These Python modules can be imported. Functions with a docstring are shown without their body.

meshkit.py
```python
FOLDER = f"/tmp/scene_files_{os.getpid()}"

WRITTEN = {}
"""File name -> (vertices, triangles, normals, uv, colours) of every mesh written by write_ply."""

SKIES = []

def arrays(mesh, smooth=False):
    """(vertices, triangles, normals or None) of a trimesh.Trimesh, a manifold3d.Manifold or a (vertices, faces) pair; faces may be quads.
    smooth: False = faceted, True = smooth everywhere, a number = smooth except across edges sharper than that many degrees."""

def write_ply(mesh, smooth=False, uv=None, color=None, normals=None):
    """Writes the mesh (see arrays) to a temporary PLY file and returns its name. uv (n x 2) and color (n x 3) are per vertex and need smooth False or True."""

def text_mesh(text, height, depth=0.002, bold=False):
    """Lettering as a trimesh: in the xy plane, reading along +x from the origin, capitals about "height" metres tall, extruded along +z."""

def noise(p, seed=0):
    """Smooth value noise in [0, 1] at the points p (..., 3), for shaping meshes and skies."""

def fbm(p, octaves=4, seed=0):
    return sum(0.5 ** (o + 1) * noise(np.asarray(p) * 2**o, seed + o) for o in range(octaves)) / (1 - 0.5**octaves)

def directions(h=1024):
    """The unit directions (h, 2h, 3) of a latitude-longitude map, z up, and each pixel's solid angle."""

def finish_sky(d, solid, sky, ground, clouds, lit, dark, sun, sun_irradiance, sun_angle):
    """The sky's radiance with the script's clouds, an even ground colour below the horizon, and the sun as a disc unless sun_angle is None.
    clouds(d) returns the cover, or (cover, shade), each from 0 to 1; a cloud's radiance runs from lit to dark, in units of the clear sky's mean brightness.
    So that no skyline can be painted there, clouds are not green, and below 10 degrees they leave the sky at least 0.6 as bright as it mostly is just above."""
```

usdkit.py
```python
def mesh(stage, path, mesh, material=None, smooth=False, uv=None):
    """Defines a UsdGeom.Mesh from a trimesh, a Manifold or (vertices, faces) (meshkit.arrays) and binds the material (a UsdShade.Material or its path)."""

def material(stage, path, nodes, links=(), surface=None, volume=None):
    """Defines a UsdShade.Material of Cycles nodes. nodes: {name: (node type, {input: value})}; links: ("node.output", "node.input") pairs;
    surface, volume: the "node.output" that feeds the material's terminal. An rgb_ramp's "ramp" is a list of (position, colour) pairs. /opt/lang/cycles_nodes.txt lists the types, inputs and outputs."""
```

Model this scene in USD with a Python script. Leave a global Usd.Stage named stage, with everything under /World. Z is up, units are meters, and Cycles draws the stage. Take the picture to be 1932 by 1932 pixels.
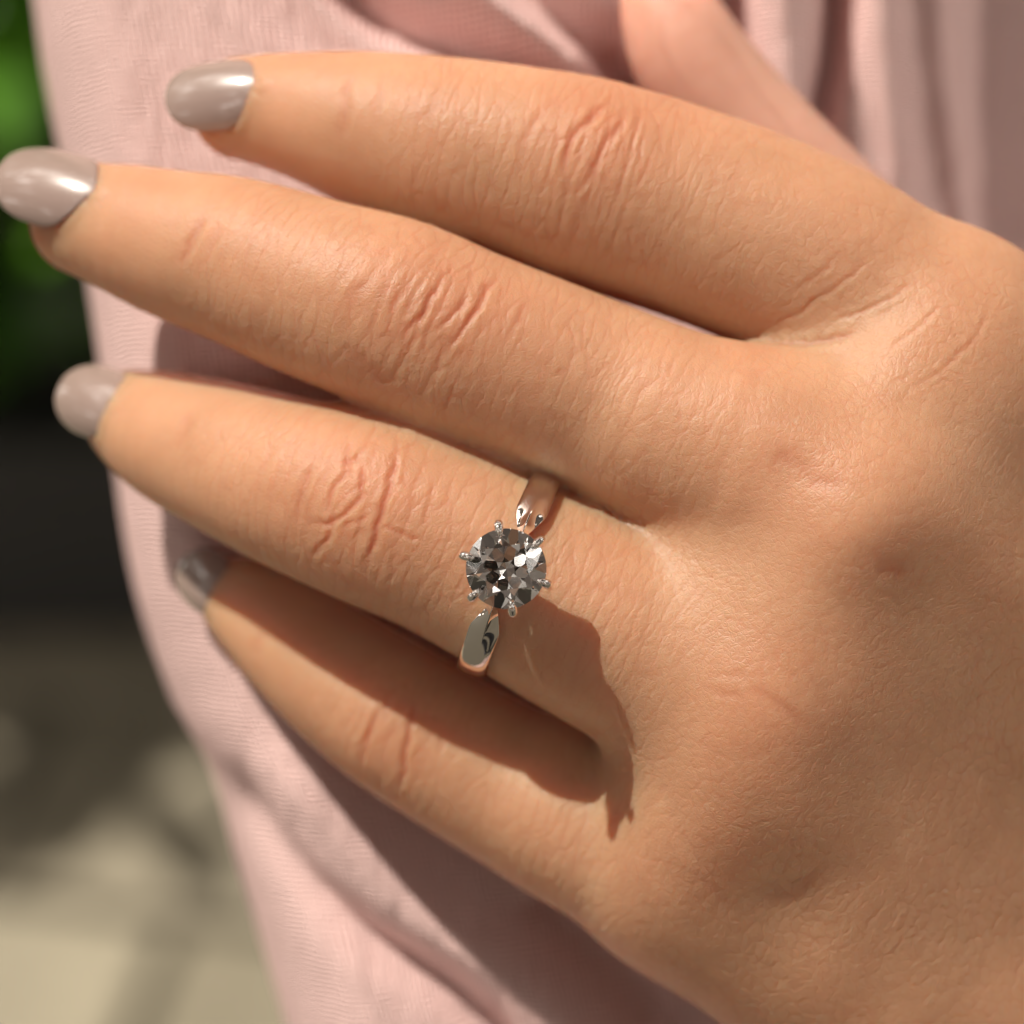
import math
import numpy as np
import trimesh
import manifold3d
from scipy.interpolate import PchipInterpolator
from scipy.spatial import cKDTree, ConvexHull, HalfspaceIntersection
from scipy.sparse import coo_matrix, diags
from pxr import Usd, UsdGeom, UsdLux, UsdShade, Gf, Sdf, Vt
import usdkit
import meshkit

stage = Usd.Stage.CreateInMemory()
UsdGeom.SetStageUpAxis(stage, "Z")
UsdGeom.SetStageMetersPerUnit(stage, 1.0)
UsdGeom.Xform.Define(stage, "/World")
UsdGeom.Scope.Define(stage, "/World/Looks")

# ------------------------------------------------------------------ camera, sky, sun, exposure
PITCH = math.radians(35)          # the phone looks down at the hand
DIST = 200.0                      # millimetres from the lens to the hand
HALF = 81.0                       # millimetres of picture at the hand
FOCUS_AT = 1.0                    # z (mm, towards the lens) of the focal plane
BASE = np.array([0.0, 0.0, 1.02]) # where the hand is held
XC = np.array([1.0, 0, 0])
YC = np.array([0, math.sin(PITCH), math.cos(PITCH)])
ZC = np.array([0, -math.cos(PITCH), math.sin(PITCH)])
ROT = np.stack([XC, YC, ZC])      # rows: the hand's own axes in the world


def to_world(p):
    return BASE + np.asarray(p, float) @ ROT / 1000.0


SUN_IN_HAND = np.array([-0.42, 0.745, 0.50])
SUN = SUN_IN_HAND / np.linalg.norm(SUN_IN_HAND) @ ROT
EXPOSURE = 0.36
SUN_STRENGTH = 1.25
SKY_STRENGTH = 0.05
ADDED_CLOUD_SHIFT = (0.0, 0.0, 0.0)

cam = UsdGeom.Camera.Define(stage, "/World/camera")
eye = to_world((0, 0, DIST))
m = np.eye(4)
m[:3, :3] = ROT
m[3, :3] = eye
cam.AddTransformOp().Set(Gf.Matrix4d(*m.ravel()))
cam.CreateFocalLengthAttr(50.0)
cam.CreateHorizontalApertureAttr(50.0 * HALF / DIST)
cam.CreateVerticalApertureAttr(50.0 * HALF / DIST)
cam.CreateClippingRangeAttr(Gf.Vec2f(0.01, 5000.0))
cam.CreateFStopAttr(50.0 / 6.8)
cam.CreateFocusDistanceAttr((DIST - FOCUS_AT) / 1000.0)
cam.CreateExposureAttr(EXPOSURE)

sky_mat = usdkit.material(stage, "/World/Looks/sky_light", {
    "sky": ("sky_texture", {"sky_type": "single_scattering", "sun_disc": False, "sun_elevation": float(math.asin(SUN[2])),
                            "sun_rotation": float(math.atan2(SUN[0], SUN[1]))}),
    "soft": ("hsv", {"hue": 0.5, "saturation": 0.2, "value": 0.5, "fac": 1.0}),
    "wb": ("mix_color", {"blend_type": "multiply", "fac": 1.0, "b": (1.0, 0.75, 0.56), "use_clamp": False}),
    "tc": ("texture_coordinate", {}),
    "mp": ("mapping", {"location": ADDED_CLOUD_SHIFT}),
    "cn": ("noise_texture", {"scale": 4.6, "detail": 6.0, "roughness": 0.55, "distortion": 0.3}),
    "cm": ("map_range", {"from_min": 0.598, "from_max": 0.625, "to_min": 0.0, "to_max": 1.0, "clamp": True, "range_type": "smoothstep"}),
    "cl": ("mix_color", {"blend_type": "mix", "b": (72.0, 67.0, 61.0), "use_clamp": False}),  # bright clouds added to the unseen sky for glints in the stone
    "bg": ("background_shader", {"strength": SKY_STRENGTH}),
}, [("sky.color", "soft.color"), ("soft.color", "wb.a"), ("wb.result", "cl.a"), ("tc.generated", "mp.vector"), ("mp.vector", "cn.vector"), ("cn.fac", "cm.value"), ("cm.result", "cl.fac"), ("cl.result", "bg.color")], surface="bg.background")
dome = UsdLux.DomeLight.Define(stage, "/World/sky")
UsdShade.MaterialBindingAPI.Apply(dome.GetPrim()).Bind(sky_mat)
dome.GetPrim().SetCustomDataByKey("kind", "structure")

sun = UsdLux.DistantLight.Define(stage, "/World/sun")
sun.CreateIntensityAttr(SUN_STRENGTH)
sun.CreateAngleAttr(0.8)
sun.CreateColorAttr(Gf.Vec3f(1.0, 0.93, 0.82))
sun.GetPrim().CreateAttribute("inputs:normalize", Sdf.ValueTypeNames.Bool).Set(True)
zs = SUN
xs = np.cross([0, 0, 1], zs); xs /= np.linalg.norm(xs)
ys = np.cross(zs, xs)
m = np.eye(4); m[0, :3], m[1, :3], m[2, :3] = xs, ys, zs
sun.AddTransformOp().Set(Gf.Matrix4d(*m.ravel()))

# ------------------------------------------------------------------ helpers
used = {}


def numbered(parent, name):
    k = used.get((parent, name), 0)
    used[(parent, name)] = k + 1
    return f"{parent}/{name}" + (f"_{k:03d}" if k else "")


def tag(prim, label=None, category=None, group=None, kind=None):
    prim = prim.GetPrim()
    for k, v in (("label", label), ("category", category), ("group", group), ("kind", kind)):
        if v:
            prim.SetCustomDataByKey(k, v)
    return prim


def thing(name, label=None, category=None, group=None, kind=None, rot=None, loc=None):
    path = numbered("/World", name)
    x = UsdGeom.Xform.Define(stage, path)
    m = np.eye(4)
    if rot is not None:
        m[:3, :3] = rot
    if loc is not None:
        m[3, :3] = loc
    x.AddTransformOp().Set(Gf.Matrix4d(*m.ravel()))
    tag(x, label, category, group, kind)
    return path


def part(parent, name, mesh, mat, smooth=30, label=None, colors=None, kind=None, scale=0.001):
    """One mesh prim; vertices given in millimetres unless scale says otherwise."""
    path = numbered(parent, name)
    v, f, n = meshkit.arrays(mesh, smooth)
    mm = usdkit.mesh(stage, path, (np.asarray(v) * scale, f), mat)
    if n is not None:
        mm.CreateNormalsAttr(Vt.Vec3fArray.FromNumpy(n.astype(np.float32)))
        mm.SetNormalsInterpolation("vertex")
    if colors is not None:
        for key, c in colors.items():
            UsdGeom.PrimvarsAPI(mm).CreatePrimvar(key, Sdf.ValueTypeNames.Color3fArray, "vertex").Set(Vt.Vec3fArray.FromNumpy(np.asarray(c, np.float32)))
    tag(mm, label=label, kind=kind)
    return path


def srgb(r, g, b):
    c = np.array([r, g, b], float) / 255
    return tuple(np.where(c < 0.04045, c / 12.92, ((c + 0.055) / 1.055) ** 2.4))


UNIT = HALF / 1932.0              # one survey unit in millimetres at the hand's plane


def P(u, v, z):
    s = UNIT * (DIST - z) / DIST
    return np.array([(u - 966) * s, (966 - v) * s, z])


def survey(p):
    s = UNIT * (DIST - p[:, 2]) / DIST
    return np.stack([p[:, 0] / s + 966, 966 - p[:, 1] / s], 1)


# ------------------------------------------------------------------ materials
L = "/World/Looks/"


def plain(name, color, rough=0.5, **kw):
    return usdkit.material(stage, L + name, {"p": ("principled_bsdf", {"base_color": color, "roughness": rough, **kw})}, surface="p.BSDF")


SKIN = usdkit.material(stage, L + "skin", {
    "at": ("attribute", {"attribute": "skin"}),
    "tc": ("geometry", {}),
    "n1": ("noise_texture", {"scale": 170.0, "detail": 4.0, "roughness": 0.6}),
    "r1": ("rgb_ramp", {"ramp": [(0.3, (0.93, 0.90, 0.88)), (0.7, (1.05, 1.04, 1.03))]}),
    "mul": ("mix_color", {"blend_type": "multiply", "fac": 1.0, "use_clamp": False}),
    "v": ("voronoi_texture", {"feature": "distance_to_edge", "scale": 2700.0, "randomness": 1.0}),
    "vr": ("map_range", {"from_min": 0.0, "from_max": 0.22, "to_min": 0.0, "to_max": 1.0, "clamp": True}),
    "n2": ("noise_texture", {"scale": 5200.0, "detail": 3.0, "roughness": 0.6}),
    "h": ("math", {"math_type": "multiply_add", "value2": 0.7}),
    "b": ("bump", {"strength": 0.55, "distance": 0.000036, "use_object_space": False}),
    "rn": ("map_range", {"from_min": 0.25, "from_max": 0.75, "to_min": 0.42, "to_max": 0.56}),
    "p": ("principled_bsdf", {"subsurface_method": "random_walk", "subsurface_weight": 0.7, "subsurface_scale": 0.0009,
                              "subsurface_radius": (1.0, 0.28, 0.14), "subsurface_ior": 1.4, "subsurface_anisotropy": 0.0, "ior": 1.42, "specular_ior_level": 0.36,
                              "roughness": 0.42}),
}, [("tc.position", "n1.vector"), ("tc.position", "n2.vector"), ("tc.position", "v.vector"), ("n1.fac", "r1.fac"), ("at.color", "mul.a"), ("r1.color", "mul.b"),
    ("mul.result", "p.base_color"), ("v.distance", "vr.value"), ("vr.result", "h.value1"), ("n2.fac", "h.value3"), ("h.value", "b.height"), ("b.normal", "p.normal"),
    ("n1.fac", "rn.value"), ("rn.result", "p.roughness")], surface="p.BSDF")

NAIL = usdkit.material(stage, L + "nail_polish", {
    "lw": ("layer_weight", {"blend": 0.35}),
    "c": ("mix_color", {"a": (0.255, 0.18, 0.16), "b": (0.25, 0.19, 0.15)}),
    "p": ("principled_bsdf", {"roughness": 0.3, "specular_ior_level": 0.45, "coat_weight": 1.0, "coat_roughness": 0.03, "metallic": 0.0}),
}, [("lw.facing", "c.fac"), ("c.result", "p.base_color")], surface="p.BSDF")

CLOTH = usdkit.material(stage, L + "pink_crinkle_cloth", {
    "at": ("attribute", {"attribute": "weave"}),
    "sx": ("separate_xyz", {}),
    "warp": ("noise_texture", {"scale": 0.32, "detail": 3.0}),
    "wadd": ("vector_math", {"math_type": "multiply_add", "vector2": (0.7, 0.7, 0.0)}),
    "w1": ("wave_texture", {"wave_type": "bands", "bands_direction": "x", "profile": "sine", "scale": 0.55, "distortion": 2.2, "detail": 2.0, "detail_scale": 0.6}),
    "w2": ("wave_texture", {"wave_type": "bands", "bands_direction": "y", "profile": "sine", "scale": 0.66, "distortion": 1.8, "detail": 2.0, "detail_scale": 0.8}),
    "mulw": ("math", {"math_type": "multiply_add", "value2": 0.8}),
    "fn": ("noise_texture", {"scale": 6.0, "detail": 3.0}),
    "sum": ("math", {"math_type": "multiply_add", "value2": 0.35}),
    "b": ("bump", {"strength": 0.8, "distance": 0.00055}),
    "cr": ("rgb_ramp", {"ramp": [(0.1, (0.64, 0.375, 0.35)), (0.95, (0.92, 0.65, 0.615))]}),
    "p": ("principled_bsdf", {"roughness": 0.85, "specular_ior_level": 0.2, "sheen_weight": 0.25, "sheen_roughness": 0.5, "sheen_tint": (1.0, 0.8, 0.8)}),
}, [("at.vector", "warp.vector"), ("warp.color", "wadd.vector1"), ("at.vector", "wadd.vector3"), ("wadd.vector", "w1.vector"), ("wadd.vector", "w2.vector"),
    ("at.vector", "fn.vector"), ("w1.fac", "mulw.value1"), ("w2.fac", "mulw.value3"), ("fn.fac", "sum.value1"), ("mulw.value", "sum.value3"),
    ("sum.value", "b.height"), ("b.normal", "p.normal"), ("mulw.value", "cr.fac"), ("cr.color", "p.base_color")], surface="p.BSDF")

GOLD = plain("white_gold", (0.86, 0.83, 0.80), 0.045, metallic=1.0)
GEM = usdkit.material(stage, L + "clear_gem", {"g": ("glass_bsdf", {"color": (1.0, 1.0, 1.0), "IOR": 2.417, "roughness": 0.0})}, surface="g.BSDF")

STONES = []
for k, c in enumerate([(0.23, 0.20, 0.145), (0.205, 0.18, 0.13), (0.245, 0.215, 0.155), (0.19, 0.165, 0.115)]):
    STONES.append(usdkit.material(stage, L + f"paving_stone_{k}", {
        "g": ("geometry", {}), "n": ("noise_texture", {"scale": 14.0, "detail": 5.0}),
        "r": ("rgb_ramp", {"ramp": [(0.3, tuple(0.85 * x for x in c)), (0.7, tuple(1.12 * x for x in c))]}),
        "n2": ("noise_texture", {"scale": 220.0, "detail": 3.0}), "b": ("bump", {"strength": 0.4, "distance": 0.002}),
        "p": ("principled_bsdf", {"roughness": 0.85})},
        [("g.position", "n.vector"), ("g.position", "n2.vector"), ("n.fac", "r.fac"), ("r.color", "p.base_color"), ("n2.fac", "b.height"), ("b.normal", "p.normal")], surface="p.BSDF"))
BED = plain("paving_joint_sand", (0.06, 0.052, 0.038), 0.95)
POT = plain("charcoal_planter", (0.008, 0.0075, 0.007), 0.6)
SOIL = plain("dark_soil", (0.012, 0.010, 0.008), 0.95)
LEAVES = []
for k, c in enumerate([(0.07, 0.20, 0.010), (0.04, 0.12, 0.012), (0.10, 0.26, 0.012)]):
    LEAVES.append(usdkit.material(stage, L + f"leaf_{k}", {
        "p": ("principled_bsdf", {"base_color": c, "roughness": 0.4}), "t": ("translucent_bsdf", {"color": tuple(1.5 * x for x in c)}),
        "mx": ("mix_closure", {"fac": 0.3})}, [("p.BSDF", "mx.closure1"), ("t.BSDF", "mx.closure2")], surface="mx.closure"))
STEM = plain("plant_stem", (0.06, 0.07, 0.02), 0.7)

# ------------------------------------------------------------------ paving, planter and bush, far behind the hand
rng = np.random.default_rng(7)


def box(x0, x1, y0, y1, z0, z1, bevel=0.0):
    b = trimesh.creation.box(bounds=[[x0, y0, z0], [x1, y1, z1]])
    if bevel:
        pts = []
        for sx in (0, 1):
            for sy in (0, 1):
                for sz in (0, 1):
                    c = np.array([(x0, x1)[sx], (y0, y1)[sy], (z0, z1)[sz]])
                    d = np.array([1 - 2 * sx, 1 - 2 * sy, 1 - 2 * sz]) * bevel
                    for k in range(3):
                        q = c + d
                        q[k] = c[k]
                        pts.append(q)
        b = trimesh.convex.convex_hull(np.array(pts))
    return b


ground = thing("paving", kind="structure")
g = trimesh.Trimesh([[-400, -400, -0.02], [400, -400, -0.02], [400, 400, -0.02], [-400, 400, -0.02]], [[0, 1, 2], [0, 2, 3]], process=False)
part(ground, "sand_bed", g, BED, smooth=False, scale=1.0)
a = math.radians(-11)
ca, sa = math.cos(a), math.sin(a)
for i in range(-4, 4):
    for j in range(-2, 8):
        L0, W0 = 0.30, 0.20
        off = 0.15 * (j % 2)
        x0, y0 = i * L0 + off - 0.25, 0.55 + j * W0
        b = box(x0 + 0.007, x0 + L0 - 0.007, y0 + 0.007, y0 + W0 - 0.007, -0.05, rng.uniform(-0.002, 0.001), 0.004)
        v = np.array(b.vertices)
        b.vertices = np.stack([ca * v[:, 0] - sa * v[:, 1], sa * v[:, 0] + ca * v[:, 1], v[:, 2]], 1)
        part(ground, "paving_slab", b, STONES[rng.integers(4)], smooth=False, scale=1.0)

pl = thing("planter", "low charcoal planter trough standing on the paving behind the pink top", "planter", loc=(-0.35, 1.425, 0.0))
outer = box(-1.0, 0.9, -0.13, 0.17, 0, 0.172, 0.006)
inner = box(-0.97, 0.87, -0.10, 0.14, 0.03, 0.40)
body = trimesh.boolean.difference([outer, inner], engine="manifold")
part(pl, "planter_box", body, POT, smooth=20, scale=1.0)
rim = trimesh.boolean.difference([box(-1.012, 0.912, -0.142, 0.182, 0.145, 0.178, 0.004), box(-0.968, 0.868, -0.098, 0.138, 0.1, 0.4)], engine="manifold")
part(pl, "rim", rim, POT, smooth=20, scale=1.0)
part(pl, "soil", box(-0.972, 0.872, -0.102, 0.142, 0.1, 0.137), SOIL, smooth=False, scale=1.0)

bush = thing("leafy_bush", "green broad leaved bush growing in the charcoal planter", "bush", loc=(-0.35, 1.425, 0.135))


def leaf_mesh(p, d, up, length, width):
    d = d / np.linalg.norm(d)
    s = np.cross(d, up); s /= np.linalg.norm(s)
    n = np.cross(s, d)
    v, f = [], []
    K = 6
    for k in range(K + 1):
        t = k / K
        w = width * math.sin(math.pi * min(1, t * 0.97 + 0.03)) ** 0.8 * (1 - 0.3 * t)
        c = p + d * length * t - n * length * 0.25 * t * t
        v += [c - s * w + n * w * 0.3, c, c + s * w + n * w * 0.3]
    for k in range(K):
        for q in (0, 1):
            a0 = 3 * k + q
            f += [[a0, a0 + 1, a0 + 4], [a0, a0 + 4, a0 + 3]]
    return np.array(v), np.array(f)


def tube(pts, r):
    pts = np.array(pts, float)
    r = np.broadcast_to(r, len(pts))
    t = np.gradient(pts, axis=0); t /= np.linalg.norm(t, axis=1, keepdims=True)
    ref = np.array([0.3, 0.9, 0.2])
    s = np.cross(t, ref); s /= np.linalg.norm(s, axis=1, keepdims=True)
    n = np.cross(t, s)
    K = 8
    ang = np.arange(K) / K * 2 * np.pi
    v = (pts[:, None] + r[:, None, None] * (np.cos(ang)[None, :, None] * s[:, None] + np.sin(ang)[None, :, None] * n[:, None])).reshape(-1, 3)
    f = []
    for i in range(len(pts) - 1):
        for k in range(K):
            a0, a1 = i * K + k, i * K + (k + 1) % K
            f += [[a0, a1, a1 + K], [a0, a1 + K, a0 + K]]
    v = np.vstack([v, pts[:1], pts[-1:]])
    for k in range(K):
        f += [[len(v) - 2, (k + 1) % K, k], [len(v) - 1, (len(pts) - 1) * K + k, (len(pts) - 1) * K + (k + 1) % K]]
    return trimesh.Trimesh(v, f, process=False)


nleaf = 0
for k in range(30):
    x0 = rng.uniform(-0.22, 0.28)
    y0 = rng.uniform(-0.09, 0.08)
    lean = np.array([rng.uniform(-0.25, 0.25), rng.uniform(-0.25, 0.1), 1.0])
    hgt = rng.uniform(0.3, 0.75)
    pts = [np.array([x0, y0, -0.02]) + lean * hgt * t + np.array([0, -0.10, 0]) * t * t for t in np.linspace(0, 1, 6)]
    stem = part(bush, "stem", tube(pts, np.linspace(0.005, 0.002, 6)), STEM, smooth=40, scale=1.0)
    for q in range(10):
        if nleaf >= 290:
            break
        t = rng.uniform(0.05, 1.0) ** 0.8
        p = np.array([x0, y0, -0.02]) + lean * hgt * t + np.array([0, -0.10, 0]) * t * t
        th = rng.uniform(0, 2 * math.pi)
        d = np.array([math.cos(th), math.sin(th), rng.uniform(0.0, 0.9)])
        lf = leaf_mesh(p, d, np.array([0.1, 0.05, 1.0]), rng.uniform(0.10, 0.18), rng.uniform(0.024, 0.042))
        part(bush, "leaf", lf, LEAVES[rng.integers(3)], smooth=True, scale=1.0)
        nleaf += 1

# long arching shoots added out of view to cast dappled shade on the paving
for k in range(8):
    x0 = rng.uniform(-0.50, -0.12)
    reach = rng.uniform(0.10, 0.40)
    top = rng.uniform(0.35, 0.75)
    pts = [np.array([x0 + 0.05 * t, 0.02 - reach * t ** 1.5, -0.02 + top * math.sin(math.pi * 0.6 * t)]) for t in np.linspace(0, 1, 9)]
    part(bush, "stem", tube(pts, np.linspace(0.005, 0.002, 9)), STEM, smooth=40, scale=1.0)
    vs, fs, n0 = [], [], 0
    for q in range(16):
        t = rng.uniform(0.35, 1.0)
        p = np.array([x0 + 0.05 * t, 0.02 - reach * t ** 1.5, -0.02 + top * math.sin(math.pi * 0.6 * t)])
        th = rng.uniform(0, 2 * math.pi)
        v, f = leaf_mesh(p, np.array([math.cos(th), math.sin(th), rng.uniform(-0.3, 0.5)]), np.array([0.1, 0.05, 1.0]), rng.uniform(0.09, 0.16), rng.uniform(0.02, 0.035))
        vs.append(v); fs.append(f + n0); n0 += len(v)
    pth = part(bush, "added_shade_foliage", (np.vstack(vs), np.vstack(fs)), LEAVES[k % 3], smooth=True, scale=1.0, kind="stuff")

# ------------------------------------------------------------------ the hand: one continuous skin
FINGERS = {
    "index": [(458, 205, -18.8, 97), (540, 213, -16.9, 112), (640, 232, -15.6, 134), (710, 249, -15.0, 150), (850, 281, -14.2, 171), (1000, 313, -13.6, 184), (1120, 347, -13.4, 196),
              (1270, 393, -13.4, 197), (1400, 439, -13.0, 198), (1550, 506, -12.6, 199), (1690, 587, -12.8, 186), (1780, 654, -13.6, 172)],
    "middle": [(162, 415, -19.6, 106), (230, 431, -17.4, 121), (330, 462, -15.2, 140), (430, 487, -13.5, 155), (600, 546, -10.6, 171), (760, 599, -8.8, 182), (870, 648, -8.6, 182),
               (1000, 697, -8.8, 180), (1130, 750, -9.2, 182), (1270, 811, -8.2, 191), (1430, 872, -7.8, 213), (1590, 978, -8.2, 216)],
    "ring": [(258, 792, -25.8, 96), (330, 827, -21.6, 124), (420, 861, -17.6, 142), (530, 903, -13.6, 160), (640, 939, -10.8, 175), (750, 978, -9.4, 184), (850, 1022, -9.0, 183),
             (950, 1077, -8.8, 184), (1030, 1119, -9.0, 190), (1130, 1170, -9.0, 198), (1290, 1250, -9.2, 208), (1450, 1330, -10.0, 218)],
    "pinky": [(456, 1130, -29.2, 80), (500, 1165, -26.8, 98), (560, 1212, -24.8, 115), (650, 1285, -22.6, 130), (760, 1362, -20.8, 143), (850, 1418, -20.2, 146), (950, 1475, -19.8, 151),
              (1100, 1543, -18.6, 174), (1270, 1618, -17.6, 188)],
    "thumb": [(1238, -10, -32.0, 62), (1258, 25, -31.6, 88), (1300, 105, -31.5, 108), (1390, 220, -32.0, 112), (1490, 330, -32.5, 118), (1640, 520, -34.0, 150), (1900, 820, -40.0, 240)],
}
PALM = [
    [(1770, 668, -14.0, 150), (1950, 800, -23.5, 166), (2240, 1060, -47.0, 210), (2600, 1380, -68.0, 310)],
    [(1590, 990, -9.0, 200), (1790, 1105, -17.0, 202), (2050, 1270, -36.0, 225), (2500, 1570, -66.0, 310)],
    [(1450, 1330, -11.0, 204), (1650, 1445, -19.5, 202), (1920, 1590, -37.0, 225), (2400, 1850, -64.0, 310)],
    [(1300, 1596, -17.6, 138), (1460, 1705, -17.4, 152), (1770, 1920, -23.0, 205), (2400, 2270, -56.0, 330)],
    [(1420, 1480, -14.0, 180), (1600, 1590, -19.8, 180), (1850, 1765, -32.5, 210), (2380, 2080, -60.0, 310)],
    [(1640, 960, -27.0, 200), (1560, 1330, -27.0, 210), (1480, 1620, -29.0, 180)],
    # webs between the fingers
    [(1590, 800, -12.0, 150), (1680, 750, -12.0, 155), (1770, 740, -13.0, 160)],
    [(1410, 870, -9.5, 150), (1400, 975, -11.5, 150), (1390, 1100, -9.5, 150)],
    [(1380, 1300, -11.0, 140), (1365, 1425, -15.5, 146), (1340, 1525, -17.5, 150)],
]


def chain(ctrl, n):
    pts = np.array([P(u, v, z) for u, v, z, r in ctrl])
    rad = np.array([r * UNIT * (DIST - z) / DIST for u, v, z, r in ctrl])
    s = np.concatenate([[0], np.cumsum(np.linalg.norm(np.diff(pts, axis=0), axis=1))])
    t = np.linspace(0, s[-1], n)
    return PchipInterpolator(s, pts)(t), PchipInterpolator(s, rad)(t), t


H = 0.56
lo = np.array([-43.0, -56.0, -66.0])
hi = np.array([62.0, 48.0, 6.0])
N = np.ceil((hi - lo) / H).astype(int) + 1
AX = [lo[k] + H * np.arange(N[k]) for k in range(3)]
BIG = 50.0


def tubes(c, r, pad, lo, H, N):
    """Distance to a chain of round cones (points c, radii r) on a grid."""
    AX = [lo[k] + H * np.arange(N[k]) for k in range(3)]
    out = np.full(N, BIG, np.float32)
    for k in range(len(c) - 1):
        p0, p1, r0, r1 = c[k], c[k + 1], r[k], r[k + 1]
        a1, b1 = np.minimum(p0 - r0, p1 - r1) - pad, np.maximum(p0 + r0, p1 + r1) + pad
        j0 = np.clip(np.floor((a1 - lo) / H).astype(int), 0, N - 1)
        j1 = np.clip(np.ceil((b1 - lo) / H).astype(int) + 1, j0 + 1, N)
        X = AX[0][j0[0]:j1[0], None, None].astype(np.float32)
        Y = AX[1][None, j0[1]:j1[1], None].astype(np.float32)
        Z = AX[2][None, None, j0[2]:j1[2]].astype(np.float32)
        d = p1 - p0
        t = np.clip(((X - p0[0]) * d[0] + (Y - p0[1]) * d[1] + (Z - p0[2]) * d[2]) / (d @ d), 0, 1)
        q = np.sqrt((X - p0[0] - t * d[0]) ** 2 + (Y - p0[1] - t * d[1]) ** 2 + (Z - p0[2] - t * d[2]) ** 2) - (r0 + t * (r1 - r0))
        w = out[j0[0]:j1[0], j0[1]:j1[1], j0[2]:j1[2]]
        np.minimum(w, q.astype(np.float32), out=w)
    return out


def field(ctrl, n, pad=7.0):
    c, r, _ = chain(ctrl, n)
    return tubes(c, r, pad, lo, H, N)


def smin(a, b, k):
    h = np.clip(0.5 + 0.5 * (b - a) / k, 0, 1)
    return b + (a - b) * h - k * h * (1 - h)


palm = None
for k, c in enumerate(PALM):
    fk = field(c, 14 if k < 5 else 8)
    palm = fk if palm is None else smin(palm, fk, 8.0 if k < 5 else 4.0)
hand = None
# along the fingers, in survey units: fingers stay apart in front of each web and melt together behind it
gx = (lo[0] + H * np.arange(N[0]))[:, None] / UNIT + 966
gy = 966 - (lo[1] + H * np.arange(N[1]))[None, :] / UNIT
reach_ = 0.9 * gx + 0.42 * gy
for (name, c), web in zip(FINGERS.items(), (1600, 1745, 1500, 1680, 1600)):
    gk = smin(palm, field(c, 40), 3.2)
    t_ = np.clip((reach_ - web + 70) / 280.0, 0, 1)
    hand = gk if hand is None else smin(hand, gk, (0.9 + 6.0 * t_ * t_ * (3 - 2 * t_))[:, :, None].astype(np.float32))


# soften the back of the hand, where tendons and skin bridge the bones
from scipy.ndimage import gaussian_filter
soft = gaussian_filter(np.clip(hand, -6, 6), 3.0)
t_ = np.clip((reach_ - 1700) / 260.0, 0, 1)
t_ = (t_ * t_ * (3 - 2 * t_))[:, :, None].astype(np.float32)
hand = np.clip(hand, -6, 6) * (1 - t_) + (soft - 0.12) * t_


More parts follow.
